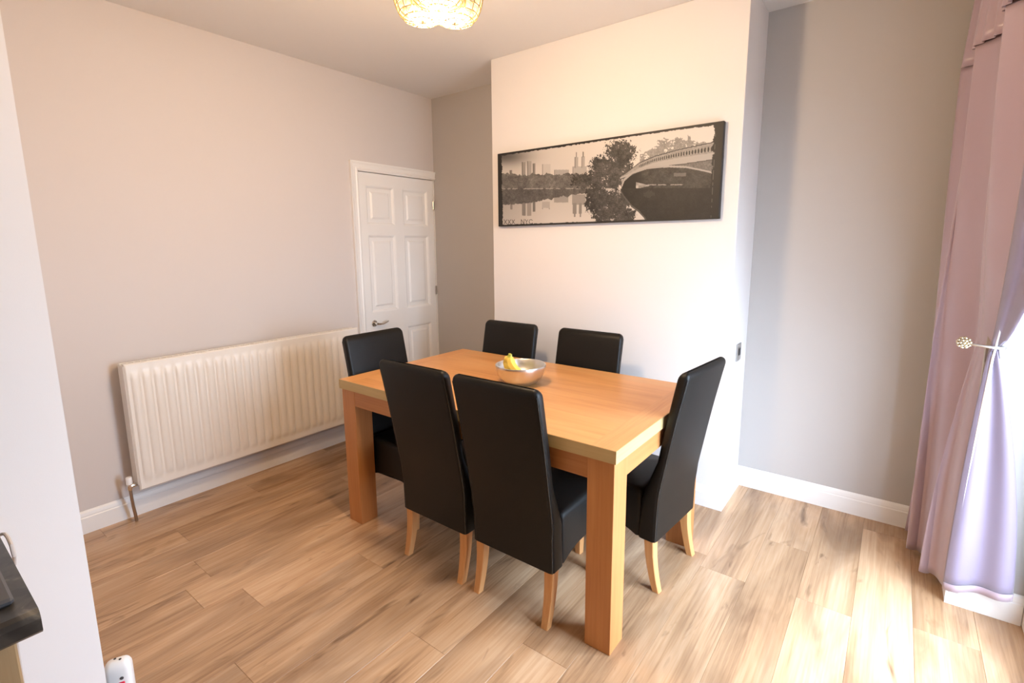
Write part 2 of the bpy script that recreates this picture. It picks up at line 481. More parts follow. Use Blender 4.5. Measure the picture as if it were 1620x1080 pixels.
# architrave
t1 = struct(empty('trim_1', (0, DY0, 0)), 'white moulded architrave around the panelled door', 'trim')
AP = [(0.0, 0.0), (0.0, 0.012), (0.012, 0.018), (0.022, 0.013), (0.045, 0.016), (0.058, 0.022), (0.066, 0.022), (0.066, 0.0)]   # offset from the opening, height off the wall
bm = bmesh.new()
zt = DZ + 0.004
loft(bm, [[(h_, -0.004 - o, 0.0) for o, h_ in AP], [(h_, -0.004 - o, zt + o) for o, h_ in AP]])
bmesh.ops.recalc_face_normals(bm, faces=bm.faces); finish('side_architrave', bm, 'gloss_white', t1)
bm = bmesh.new()
loft(bm, [[(h_, -0.004 - o, zt + o) for o, h_ in AP], [(h_, -DY0 - 0.0005, zt + o) for o, h_ in AP]])
bmesh.ops.recalc_face_normals(bm, faces=bm.faces); finish('head_architrave', bm, 'gloss_white', t1)
bm = bmesh.new()
add_box(bm, -T, 0.0, -0.024, -0.004, 0, zt)
add_box(bm, -T, 0.0, yl(DY1) + 0.0035, -DY0 - 0.0005, 0, zt)
add_box(bm, -T, 0.0, -0.004, yl(DY1) + 0.0035, zt, zt + 0.018)
finish('jamb', bm, 'gloss_white', t1)

# ------------------------------------------------------------------ radiator
RY0, RY1, RZ0, RZ1, RX = -2.335, -0.937, 0.182, 0.862, 0.150
rad = tag(empty('radiator', (0, (RY0 + RY1) / 2, RZ0)), 'long cream ribbed panel radiator on the pale wall', 'radiator')
L_, Hh = RY1 - RY0, RZ1 - RZ0
nr = 27; pitch = (L_ - 0.03) / nr
yc = []
for k in range(nr):
    for f in (0.0, 0.10, 0.20, 0.30, 0.70, 0.80, 0.90):
        yc.append(-L_ / 2 + 0.015 + (k + f) * pitch)
yc = [-L_ / 2, -L_ / 2 + 0.006] + yc + [L_ / 2 - 0.015, L_ / 2 - 0.006, L_ / 2]
zc = [0.0, 0.006, 0.03, 0.045, 0.058, 0.072, 0.085, Hh * 0.3, Hh * 0.5, Hh * 0.7, Hh - 0.085, Hh - 0.072, Hh - 0.058, Hh - 0.045, Hh - 0.03, Hh - 0.006, Hh]
def rib(y, z):
    f = ((y + L_ / 2 - 0.015) / pitch) % 1.0
    if y < -L_ / 2 + 0.014 or y > L_ / 2 - 0.016: a = 0
    else:
        g = 1 - abs(f - 0.5) * 2            # 0 at gap centre
        a = min(1, max(0, (g - 0.12) / 0.42)); a = a * a * (3 - 2 * a)
    e = min(z, Hh - z); e = min(1, max(0, (e - 0.036) / 0.045)); e = e * e * (3 - 2 * e)
    rim = -0.006 if (z < 0.003 or z > Hh - 0.003 or abs(y) > L_ / 2 - 0.003) else 0
    return RX - 0.012 + 0.011 * a * e + rim
bm = bmesh.new()
gv = [[bm.verts.new((rib(y, z), y, z)) for z in zc] for y in yc]
for i in range(len(yc) - 1):
    for j in range(len(zc) - 1):
        bm.faces.new((gv[i][j], gv[i + 1][j], gv[i + 1][j + 1], gv[i][j + 1]))
ed = [e for e in bm.edges if e.is_boundary]
ex = bmesh.ops.extrude_edge_only(bm, edges=ed)
for v in ex['geom']:
    if isinstance(v, bmesh.types.BMVert): v.co.x = RX - 0.032
bmesh.ops.recalc_face_normals(bm, faces=bm.faces)
finish('front_panel', bm, 'rad_white', rad, True)
box('rear_panel', (0.045, 0.062, -L_ / 2, L_ / 2, 0, Hh - 0.004), 'rad_white', rad, bev=0.005, seg=2)
bm = bmesh.new()
for k in range(46):
    y = -L_ / 2 + 0.03 + k * (L_ - 0.06) / 45
    add_box(bm, 0.062, RX - 0.03, y - 0.004, y + 0.004, Hh - 0.012, Hh - 0.006)
add_box(bm, 0.060, 0.070, -L_ / 2, L_ / 2, Hh - 0.014, Hh - 0.003)
add_box(bm, RX - 0.04, RX - 0.03, -L_ / 2, L_ / 2, Hh - 0.014, Hh - 0.003)
finish('top_grille', bm, 'rad_white', rad)
for s in (-1, 1):
    box('side_cover', (0.048, RX - 0.022, s * L_ / 2 - 0.004, s * L_ / 2 + 0.004, 0.03, Hh - 0.01), 'rad_white', rad, bev=0.002)
for y in (-0.5, 0.5):
    box('bracket', (0.002, 0.046, y - 0.02, y + 0.02, 0.05, Hh - 0.05), 'rad_white', rad, bev=0.003)
for s in (-1, 1):
    v = empty('valve'); v.parent = rad; v.location = (0.098, s * (L_ / 2 + 0.034), 0.028)
    bm = bmesh.new()
    add_tube(bm, [(0, -s * 0.034, 0), (0, -s * 0.012, 0), (0, 0, 0)], [0.010, 0.013, 0.012], 12)
    add_tube(bm, [(0, 0, -0.022), (0, 0, -0.012), (0, 0, 0.016)], [0.010, 0.013, 0.012], 12)
    finish('valve_body', bm, 'chrome', v, True)
    bm = bmesh.new(); add_lathe(bm, [(0.0, 0.012), (0.0145, 0.012), (0.0145, 0.045), (0.012, 0.050), (0.0, 0.050)], 16)
    finish('cap', bm, 'white_plastic', v, True)
    tube('pipe', [(0, 0, -0.02), (-0.002, 0.002, -0.07), (-0.010, 0.006, -0.12), (-0.018, 0.012, -0.17), (-0.020, 0.014, -0.2095)], 0.0075, 'copper', v, 10)

# ------------------------------------------------------------------ dining table
TX0, TX1, TY0, TY1, TZ = 0.973, 2.520, -1.663, -0.731, 0.773
tcx, tcy = (TX0 + TX1) / 2, (TY0 + TY1) / 2
tb = tag(empty('dining_table', (tcx, tcy, 0)), 'rectangular oak dining table with thick square legs', 'table')
a, b = (TX1 - TX0) / 2, (TY1 - TY0) / 2
TT = 0.047; BW = 0.098
top = empty('tabletop'); top.parent = tb; top.location = (0, 0, TZ - TT)
nb = 5
w_ = (2 * b - 2 * BW) / nb
for k in range(nb):
    o = box('board', (-a + BW, a - BW, -w_ / 2, w_ / 2, 0.004, TT), 'oak_x', top)
    o.location = (0, -b + BW + w_ * (k + 0.5), 0)
for s in (-1, 1):
    o = box('border_board', (-BW / 2, BW / 2 - 0.002, -b + 0.002, b - 0.002, 0.004, TT), 'oak_y', top)
    o.location = (s * (a - BW / 2), 0, 0)
    if s < 0: o.rotation_euler = (0, 0, math.pi)
    o = box('border_board', (-a + BW, a - BW, -BW / 2, BW / 2 - 0.002, 0.004, TT), 'oak_x', top)
    o.location = (0, s * (b - BW / 2), 0)
    if s < 0: o.rotation_euler = (0, 0, math.pi)
    box('edging', (-a, a, s * b - (0.002 if s > 0 else 0), s * b + (0 if s > 0 else 0.002), 0.0, TT - 0.0008), 'edge_x', top)
    box('edging', (s * a - (0.002 if s > 0 else 0), s * a + (0 if s > 0 else 0.002), -b + 0.002, b - 0.002, 0.0, TT - 0.0008), 'edge_y', top)
box('underside', (-a + 0.002, a - 0.002, -b + 0.002, b - 0.002, 0.0, 0.004), 'oak_x', top)
LW = 0.102; ins = 0.009
for sx in (-1, 1):
    for sy in (-1, 1):
        cx, cy = sx * (a - ins - LW / 2), sy * (b - ins - LW / 2)
        bm = bmesh.new(); add_box(bm, -LW / 2, LW / 2, -LW / 2, LW / 2, 0, TZ - TT, bev=0.0025, seg=2)
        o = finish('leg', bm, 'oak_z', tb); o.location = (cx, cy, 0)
AH = 0.080
for s in (-1, 1):
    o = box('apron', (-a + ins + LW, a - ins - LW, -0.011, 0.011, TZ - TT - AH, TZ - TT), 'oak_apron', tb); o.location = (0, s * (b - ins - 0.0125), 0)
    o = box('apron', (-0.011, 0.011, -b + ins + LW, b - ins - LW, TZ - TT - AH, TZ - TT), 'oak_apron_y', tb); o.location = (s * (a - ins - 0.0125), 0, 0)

# ------------------------------------------------------------------ chairs
CWH = 0.200        # half width
CZ = 0.963         # top of the back
SB = 0.222         # skirt bottom
REAR = [(0.2, 0.0), (0.35, -0.003), (0.45, -0.012), (0.55, -0.030), (0.65, -0.048), (0.75, -0.067), (0.85, -0.088), (0.92, -0.103), (0.97, -0.115)]
def lin(keys, t):
    for (a_, va), (b_, vb) in zip(keys[:-1], keys[1:]):
        if t <= b_: return va + (vb - va) * max(0, (t - a_) / (b_ - a_))
    return keys[-1][1]
THK = [(0.2, 0.082), (0.40, 0.075), (0.58, 0.041), (0.97, 0.045)]
def make_chair():
    c = empty('dining_chair')
    # backrest: local origin on the floor below the rear face of the back; the sitter faces +y
    bm = bmesh.new()
    rings = []
    zs = [SB, SB + 0.004] + [SB + 0.004 + (CZ - 0.03 - SB - 0.004) * i / 16 for i in range(1, 17)]
    for i, z in enumerate(zs):
        y = lin(REAR, z); t = lin(THK, z); w = CWH - (0.004 if z < 0.4 else 0.0)
        inset = 0.004 if i == 0 else 0
        rings.append(rrect(-w + inset, w - inset, y + inset, y + t - inset, 0.016, z))
    for k in range(1, 6):
        an = R(90 * k / 5)
        z = CZ - 0.03 + 0.03 * math.sin(an); ins_ = 0.022 * (1 - math.cos(an)); insx = 0.026 * (1 - math.cos(an))
        y = lin(REAR, z); t = lin(THK, z)
        rings.append(rrect(-CWH + insx, CWH - insx, y + ins_, y + t - ins_, max(0.002, 0.016 - 0.5 * ins_), z))
    loft(bm, rings)
    bmesh.ops.recalc_face_normals(bm, faces=bm.faces)
    back = finish('backrest', bm, 'leather', c, True)
    for s in (-1, 1):
        bm = bmesh.new()
        pts = [(s * (CWH - 0.0045 - (0.004 if z < 0.4 else 0)), lin(REAR, z) + 0.0045, z) for z in zs[1:]]
        pts += [(s * (CWH - 0.012), lin(REAR, CZ - 0.016) + 0.010, CZ - 0.016)]
        add_tube(bm, pts, 0.0022, 6)
        finish('piping', bm, 'piping', back, True)
    # seat with arched skirt
    bm = bmesh.new()
    y0, y1, zt, w = 0.070, 0.425, 0.440, CWH - 0.010
    per = rrect(-w, w, y0, y1, 0.022, 0.0, 5)
    # densify the outline
    dens = []
    for i, p in enumerate(per):
        q = per[(i + 1) % len(per)]
        d = math.hypot(q[0] - p[0], q[1] - p[1]); n = max(1, int(d / 0.03))
        for k in range(n): dens.append((p[0] + (q[0] - p[0]) * k / n, p[1] + (q[1] - p[1]) * k / n))
    def arch(x, y):
        ax = abs(x) / w; ay = abs((y - (y0 + y1) / 2)) / ((y1 - y0) / 2)
        if ax > 0.93: t = ay
        elif ay > 0.93: t = ax
        else: t = 1
        t = min(1, t / 0.88)
        return SB + 0.004 + 0.034 * max(0.0, 1 - t ** 2.4)
    cx_, cy_ = 0.0, (y0 + y1) / 2
    def ringat(off, zf):
        out = []
        for x, y in dens:
            dx = x * (1 - off / w); dy = cy_ + (y - cy_) * (1 - off / ((y1 - y0) / 2))
            out.append((dx, dy, zf(x, y)))
        return out
    rings = [ringat(0.012, lambda x, y: arch(x, y) + 0.004), ringat(0.0, arch)]
    for f in (0.35, 0.7): rings.append(ringat(-0.002, lambda x, y, f=f: arch(x, y) + (zt - 0.028 - arch(x, y)) * f))
    for k in range(0, 6):
        an = R(90 * k / 5)
        rings.append(ringat(0.026 * (1 - math.cos(an)), lambda x, y, an=an: zt - 0.028 + 0.026 * math.sin(an)))
    rings.append(ringat(0.09, lambda x, y: zt + 0.006))
    rings.append(ringat(0.14, lambda x, y: zt + 0.009))
    loft(bm, rings)
    bmesh.ops.recalc_face_normals(bm, faces=bm.faces)
    finish('seat', bm, 'leather', c, True)
    # legs
    for s in (-1, 1):
        bm = bmesh.new(); rings = []
        for z in (0.26, 0.215, 0.16, 0.11, 0.06, 0.02, 0.0):
            k = 1 - z / 0.215
            yy = 0.030 - 0.036 * max(0, k) ** 1.8
            h_ = 0.021 - 0.0055 * max(0, k)
            xx = s * (CWH - 0.029)
            rings.append([(xx - h_, yy - h_, z), (xx + h_, yy - h_, z), (xx + h_, yy + h_, z), (xx - h_, yy + h_, z)])
        loft(bm, rings); bmesh.ops.recalc_face_normals(bm, faces=bm.faces)
        bmesh.ops.bevel(bm, geom=[e for e in bm.edges if abs(e.verts[0].co.z - e.verts[1].co.z) > 0.01], offset=0.003, segments=1, affect='EDGES')
        finish('leg', bm, 'leg_wood', c)
        bm = bmesh.new(); rings = []
        for z in (0.28, 0.215, 0.0):
            k = 1 - min(z, 0.215) / 0.215
            h_ = 0.021 - 0.006 * k
            xx, yy = s * (CWH - 0.036), 0.395
            rings.append([(xx - h_, yy - h_, z), (xx + h_, yy - h_, z), (xx + h_, yy + h_, z), (xx - h_, yy + h_, z)])
        loft(bm, rings); bmesh.ops.recalc_face_normals(bm, faces=bm.faces)
        bmesh.ops.bevel(bm, geom=[e for e in bm.edges if abs(e.verts[0].co.z - e.verts[1].co.z) > 0.01], offset=0.003, segments=1, affect='EDGES')
        finish('leg', bm, 'leg_wood', c)
    return c
def copy_tree(o, parent=None):
    n = o.copy(); COL.objects.link(n); n.parent = parent
    for ch in list(o.children):
        if ch != n: copy_tree(ch, n)
    return n
SPOTS = [((1.644, -1.668), 0.0, 'black leather chair at the long table side facing the chimney breast, nearer the radiator'),
         ((2.083, -1.668), 0.0, 'black leather chair at the long table side facing the chimney breast, farther from the radiator'),
         ((1.290, -0.708), 180.0, 'black leather chair between table and chimney breast, on the door side'),
         ((1.852, -0.708), 180.0, 'black leather chair between table and chimney breast, on the curtain side'),
         ((0.945, -1.347), -90.0, 'black leather chair at the table end beside the radiator and door'),
         ((2.524, -1.052), 85.0, 'black leather chair at the table end towards the curtain')]
ch0 = make_chair()
for i, ((x, y), rz, lab) in enumerate(SPOTS):
    c = ch0 if i == 0 else copy_tree(ch0)
    c.location = (x, y, 0); c.rotation_euler = (0, 0, R(rz))
    tag(c, lab, 'chair', 'dining chairs around the table')

# ------------------------------------------------------------------ bowl and bananas
BX, BY = 1.776, -1.181
bw = tag(empty('fruit_bowl', (BX, BY, TZ)), 'stainless steel fruit bowl on the table', 'bowl')
bm = bmesh.new()
outer = [(0.0, 0.0), (0.050, 0.0), (0.064, 0.002), (0.084, 0.012), (0.102, 0.030), (0.114, 0.053), (0.121, 0.077), (0.1245, 0.0945)]
inner = [(0.1235, 0.0965), (0.118, 0.0965), (0.1160, 0.094), (0.1105, 0.070), (0.099, 0.042), (0.080, 0.022), (0.050, 0.010), (0.0, 0.008)]
add_lathe(bm, outer + inner, 56)
bmesh.ops.remove_doubles(bm, verts=bm.verts, dist=1e-5)
bmesh.ops.recalc_face_normals(bm, faces=bm.faces)
finish('bowl_shell', bm, 'steel', bw, True)
def banana(name, pts, r0, label):
    e = tag(empty(name, pts[0]), label, 'banana', 'bananas in the steel bowl')
    P = [Vector(p) - Vector(pts[0]) for p in pts]
    # Catmull sample
    smp = []
    for i in range(len(P) - 1):
        p0, p1, p2, p3 = P[max(i - 1, 0)], P[i], P[i + 1], P[min(i + 2, len(P) - 1)]
        for k in range(5):
            t = k / 5
            smp.append(0.5 * ((2 * p1) + (-p0 + p2) * t + (2 * p0 - 5 * p1 + 4 * p2 - p3) * t * t + (-p0 + 3 * p1 - 3 * p2 + p3) * t ** 3))
    smp.append(P[-1]); n = len(smp)
    def rad(f):      # f 0 = stem end
        return r0 * min(1.0, 0.34 + 0.9 * max(0, (f - 0.10)) / 0.22) * (1 if f < 0.72 else max(0.22, 1 - ((f - 0.72) / 0.28) ** 2 * 0.8))
    cut = int(n * 0.16); tip = n - 3
    for nm, lo, hi, mt in (('stem', 0, cut, 'banana_green'), ('skin', cut, tip, 'banana'), ('tip', tip, n - 1, 'banana_tip')):
        bm = bmesh.new()
        add_tube(bm, smp[lo:hi + 1], [rad(i / (n - 1)) for i in range(lo, hi + 1)], 6)
        finish(nm, bm, mt, e, True)
    return e
bz = TZ
banana('banana', [(BX - 0.056, BY - 0.012, bz + 0.142), (BX - 0.061, BY - 0.010, bz + 0.122), (BX - 0.074, BY - 0.008, bz + 0.096),
                  (BX - 0.062, BY - 0.012, bz + 0.070), (BX - 0.042, BY - 0.010, bz + 0.048), (BX - 0.012, BY + 0.004, bz + 0.040)], 0.025,
       'plump banana resting against the rim of the steel bowl')
banana('banana', [(BX - 0.034, BY - 0.034, bz + 0.146), (BX - 0.032, BY - 0.036, bz + 0.126), (BX - 0.020, BY - 0.044, bz + 0.104),
                  (BX + 0.002, BY - 0.052, bz + 0.085), (BX + 0.030, BY - 0.054, bz + 0.068), (BX + 0.058, BY - 0.048, bz + 0.058)], 0.021,
       'banana lying across the middle of the steel bowl')

# ------------------------------------------------------------------ canvas picture
PX0, PX1, PZ0, PZ1 = 1.031, 2.457, 1.566, 2.036
pc = tag(empty('canvas_picture', ((PX0 + PX1) / 2, -D, PZ0)), 'wide black-edged canvas photo of a lake, skyline and arched bridge', 'picture')
cw, chh = (PX1 - PX0), (PZ1 - PZ0)
box('canvas_body', (-cw / 2, cw / 2, -0.032, -0.0005, 0, chh), plain('black_canvas_edge', (0.018, 0.016, 0.015), 0.6, bump=0.2, bscale=500), pc, bev=0.003, seg=2)
def paint(nu, nv):
    rs = np.random.RandomState(3)
    u = (np.arange(nu) / (nu - 1))[None, :].repeat(nv, 0)
    v = (np.arange(nv) / (nv - 1))[:, None].repeat(nu, 1)      # 0 = top
    d0, d1 = 1.347, 1.0
    den = (1 - u) * d0 + u * d1
    X = ((1 - u) * d0 * 107 + u * d1 * 1525) / den
    tp = 243 - (X - 107) * 200 / 1418; bt = 695 - (X - 117) * 43 / 1375
    Y = tp + v * (bt - tp)
    def vnoise(sx, sy, seed):
        r = np.random.RandomState(seed).rand(260, 520)
        fx, fy = X / sx, Y / sy
        ix, iy = np.floor(fx).astype(int), np.floor(fy).astype(int)
        tx, ty = fx - ix, fy - iy
        tx = tx * tx * (3 - 2 * tx); ty = ty * ty * (3 - 2 * ty)
        g = lambda i, j: r[j % 260, i % 520]
        return (g(ix, iy) * (1 - tx) + g(ix + 1, iy) * tx) * (1 - ty) + (g(ix, iy + 1) * (1 - tx) + g(ix + 1, iy + 1) * tx) * ty
    n1, n2, n3 = vnoise(40, 40, 1), vnoise(16, 16, 2), vnoise(6, 6, 3)
    n4 = vnoise(3.2, 3.2, 4)
    fb = 0.28 * n1 + 0.26 * n2 + 0.24 * n3 + 0.34 * n4 - .06
    img = np.full((nv, nu), 0.78)
    img -= 0.06 * (1 - np.clip((X - 140) / 800, 0, 1))
    img -= 0.42 * np.exp(-(((X - 150) / 150) ** 2 + ((Y - 255) / 55) ** 2))
    water = Y > 457
    img[water] = 0.66 + 0.08 * ((Y - 457) / 220)[water] - 0.10 * np.clip(1 - (X[water] - 130) / 300, 0, 1)
    def rect(x0, x1, y0, y1, val, al=1.0):
        m = (X > x0) & (X < x1) & (Y > y0) & (Y < y1)
        img[m] = img[m] * (1 - al) + val * al
    def curve(pts):
        xs, ys_ = zip(*pts); return np.interp(X, xs, ys_)
    for x0, x1, y0, y1, val in ((258, 282, 292, 385, .50), (292, 319, 286, 385, .55), (326, 344, 300, 385, .45), (182, 197, 342, 385, .45),
                                (386, 440, 305, 385, .68), (462, 556, 340, 390, .58), (578, 668, 320, 390, .60), (591, 613, 262, 330, .58), (634, 656, 258, 330, .58), (598, 606, 232, 264, .55), (641, 649, 230, 262, .55)):
        rect(x0, x1, y0, y1, val); rect(x0, x0 + 5, y0, y1, val - .16)
    for x0, x1, y0, y1, val in ((258, 282, 540, 628, .42), (290, 318, 540, 630, .50), (327, 343, 540, 604, .38), (183, 197, 540, 588, .45), (386, 392, 540, 588, .5), (430, 436, 540, 588, .5), (386, 436, 540, 580, .60),
                                (462, 553, 495, 546, .52), (578, 662, 495, 560, .50), (583, 607, 550, 618, .45), (622, 641, 550, 618, .45), (590, 600, 615, 638, .45), (628, 637, 615, 638, .45)):
        rect(x0, x1, y0, y1, val)
    # far tree band and its reflection
    topb = 378 - 22 * vnoise(30, 9999, 5) - 12 * vnoise(9, 9999, 6) + 6
    m = (X < 700) & (Y > topb) & (Y <= 457); img[m] = (0.20 + 0.30 * fb)[m]
    lowb = np.interp(X, [130, 300, 560, 690], [562, 545, 505, 490]) + 16 * (vnoise(26, 9999, 8) - .5) + 8 * (vnoise(8, 9999, 9) - .5)
    m = (X < 700) & (Y > 457) & (Y < lowb); img[m] = (0.17 + 0.26 * fb)[m]
    m = (np.abs(Y - 458) < 3) & (X < 680) & (n2 > .45); img[m] = .55
    # trees behind the bridge
    tb2 = np.interp(X, [1005, 1080, 1180, 1300, 1440], [250, 190, 150, 150, 175]) + 50 * (n1 - .5) + 36 * (n2 - .5)
    m = (X > 1005) & (Y > tb2) & (Y < 330) & (n3 + n2 > .62); img[m] = (0.34 + 0.28 * fb)[m]
    # big tree
    def blob(cx, cy, rx, ry): return ((X - cx) / rx) ** 2 + ((Y - cy) / ry) ** 2 + 0.9 * (n2 - .5) + 0.8 * (n3 - .5) + 0.7 * (n4 - .5) + 0.4 * (n1 - .5)
    for cx, cy, rx, ry in ((880, 235, 100, 78), (760, 345, 80, 95), (860, 340, 105, 90), (740, 410, 65, 55), (820, 420, 85, 45), (640, 410, 70, 50)):
        m = (blob(cx, cy, rx, ry) < 1) & (Y < 458); img[m] = (0.04 + 0.36 * fb)[m]
    for cx, cy, rx, ry in ((760, 540, 95, 95), (860, 560, 100, 100), (800, 620, 100, 70), (900, 630, 90, 60), (720, 490, 55, 45)):
        m = (blob(cx, cy, rx, ry) < 1) & (Y >= 458); img[m] = (0.03 + 0.34 * fb)[m]
    # under the bridge and dark water
    archc = curve([(885, 470), (900, 440), (910, 412), (960, 368), (1050, 338), (1180, 327), (1300, 331), (1400, 350), (1470, 366)])
    m = (X > 893) & (Y > archc) & (Y < 460); img[m] = (0.07 + 0.22 * fb * np.clip((X - 980) / 60, 0, 1))[m]
    m = (X > 985) & (X < 1075) & (np.abs(Y - 441) < 22 * np.clip((1075 - X) / 90, 0, 1)); img[m] = (0.42 + .3 * n2)[m]
    m = (X > 1040) & (X < 1300) & (np.abs(Y - 436) < 3) & (n2 > .35); img[m] = .5
    rect(1225, 1302, 362, 384, .40, .7)
    refl = curve([(880, 455), (892, 480), (910, 510), (960, 570), (1010, 605), (1060, 660)])
    m = (X > 890) & (Y > 457) & (Y < np.where(X < 1060, refl, 9999)); img[m] = (0.05 + 0.11 * fb)[m]
    m = (np.abs(Y - refl) < 7) & (X > 886) & (X < 1060); img[m] = .26
    m = (blob(1070, 495, 40, 26) < .8) ; img[m] = np.maximum(img[m], .17)
    # deck, rail
    rail = curve([(880, 390), (950, 338), (1000, 300), (1100, 258), (1250, 218), (1470, 172)])
    deck = curve([(880, 392), (940, 366), (1000, 334), (1100, 296), (1250, 268), (1470, 238)])
    soff = curve([(880, 402), (940, 380), (1000, 352), (1100, 326), (1250, 312), (1470, 280)])
    m = (X > 882) & (Y > rail) & (Y < deck)
    img[m] = (0.46 + .1 * n3)[m]
    fx = (np.log(np.maximum(X, 883) - 700) * 34) % 1.0
    fyy = (Y - rail) / np.maximum(deck - rail, 1)
    m = (X > 1000) & (fyy > .35) & (fyy < .88) & (((fx - .5) / .26) ** 2 + ((fyy - .6) / .26) ** 2 < 1); img[m] = .14
    m = (X > 900) & (np.abs(Y - rail) < 3); img[m] = .22
    m = (X > 882) & (Y > deck) & (Y < soff); img[m] = .60
    m = (X > 882) & (np.abs(Y - soff) < 3); img[m] = .25
    arch2 = curve([(885, 470), (893, 430), (905, 398), (960, 352), (1050, 324), (1180, 314), (1300, 320), (1400, 340), (1470, 354)])
    m = (X > 888) & (Y > arch2) & (Y < archc); img[m] = .58
    m = (X > 900) & (Y > soff + 3) & (Y < arch2); img[m] = (.30 + .12 * n3)[m]
    # lettering
    def seg(xa, ya, xb, yb, wd=1.8):
        px, py = xb - xa, yb - ya; L2 = px * px + py * py
        t = np.clip(((X - xa) * px + (Y - ya) * py) / L2, 0, 1)
        dd = np.hypot(X - xa - t * px, Y - ya - t * py)
        img[dd < wd] = .22
    y0, y1 = 654, 681
    for x in (143, 168, 193): seg(x, y0, x + 17, y1); seg(x + 17, y0, x, y1)
    seg(253, y1, 253, y0 - 1); seg(253, y0 - 1, 271, y1); seg(271, y1, 271, y0 - 1)
    seg(278, y0 - 1, 287, y0 + 12); seg(296, y0 - 1, 287, y0 + 12); seg(287, y0 + 12, 287, y1)
    for (p, q) in (((324, 659), (316, 653)), ((316, 653), (306, 657)), ((306, 657), (303, 667)), ((303, 667), (307, 677)), ((307, 677), (316, 681)), ((316, 681), (325, 676))): seg(*p, *q)
    # ragged black border
    jag = 5 * (vnoise(9999, 7, 21) - .5) + 9 * (vnoise(9999, 30, 22) - .5)
    jx = 5 * (vnoise(10, 9999, 23) - .5)
    m = (X < 133 + jag) | (X > 1466 + 2 * jag) | (Y < tp + 13 + jx + 6 * np.clip((X - 1200) / 300, 0, 1)) | (Y > bt - 9 + .5 * jx)
    img[m] = .10
    m = (np.abs(X - 1478) < 2) & (n2 > .5); img[m] = .35
    return np.clip(img, .01, .85)
NU, NV = 640, 212
im = paint(NU, NV)
xs = np.linspace(-cw / 2 + 0.002, cw / 2 - 0.002, NU); zs_ = np.linspace(chh - 0.002, 0.002, NV)
gx, gz = np.meshgrid(xs, zs_)
co = np.stack([gx.ravel(), np.full(gx.size, -0.0328), gz.ravel()], 1)
idx = np.arange(NU * NV).reshape(NV, NU)
q = np.stack([idx[:-1, :-1].ravel(), idx[1:, :-1].ravel(), idx[1:, 1:].ravel(), idx[:-1, 1:].ravel()], 1)
me = bpy.data.meshes.new('print')
me.vertices.add(len(co)); me.vertices.foreach_set('co', co.ravel())
me.loops.add(q.size); me.loops.foreach_set('vertex_index', q.ravel())
me.polygons.add(len(q)); me.polygons.foreach_set('loop_start', np.arange(0, q.size, 4)); me.polygons.foreach_set('loop_total', np.full(len(q), 4))
me.update(calc_edges=True)
at = me.color_attributes.new('ink', 'FLOAT_COLOR', 'POINT')
g = 0.95 * im.ravel() ** 2.0
at.data.foreach_set('color', np.stack([g * 1.0, g * 0.93, g * 0.86, np.ones_like(g)], 1).ravel())
pm, nt, b = new_mat('sepia_print')
va = N(nt, 'ShaderNodeVertexColor'); va.layer_name = 'ink'
nt.links.new(va.outputs[0], b.inputs['Base Color']); b.inputs['Roughness'].default_value = 0.55
me.materials.append(pm)
po = bpy.data.objects.new('print', me); COL.objects.link(po); po.parent = pc

# ------------------------------------------------------------------ wall outlet plate on the chimney side
op = tag(empty('outlet_plate', (XC1, -0.190, 0.850)), 'small brushed steel outlet plate on the white chimney side', 'wall plate')
box('plate', (0.0002, 0.006, -0.043, 0.043, -0.048, 0.048), 'nickel', op, bev=0.002)
box('socket_insert', (0.006, 0.009, -0.008, 0.024, -0.018, 0.020), 'black', op, bev=0.001)

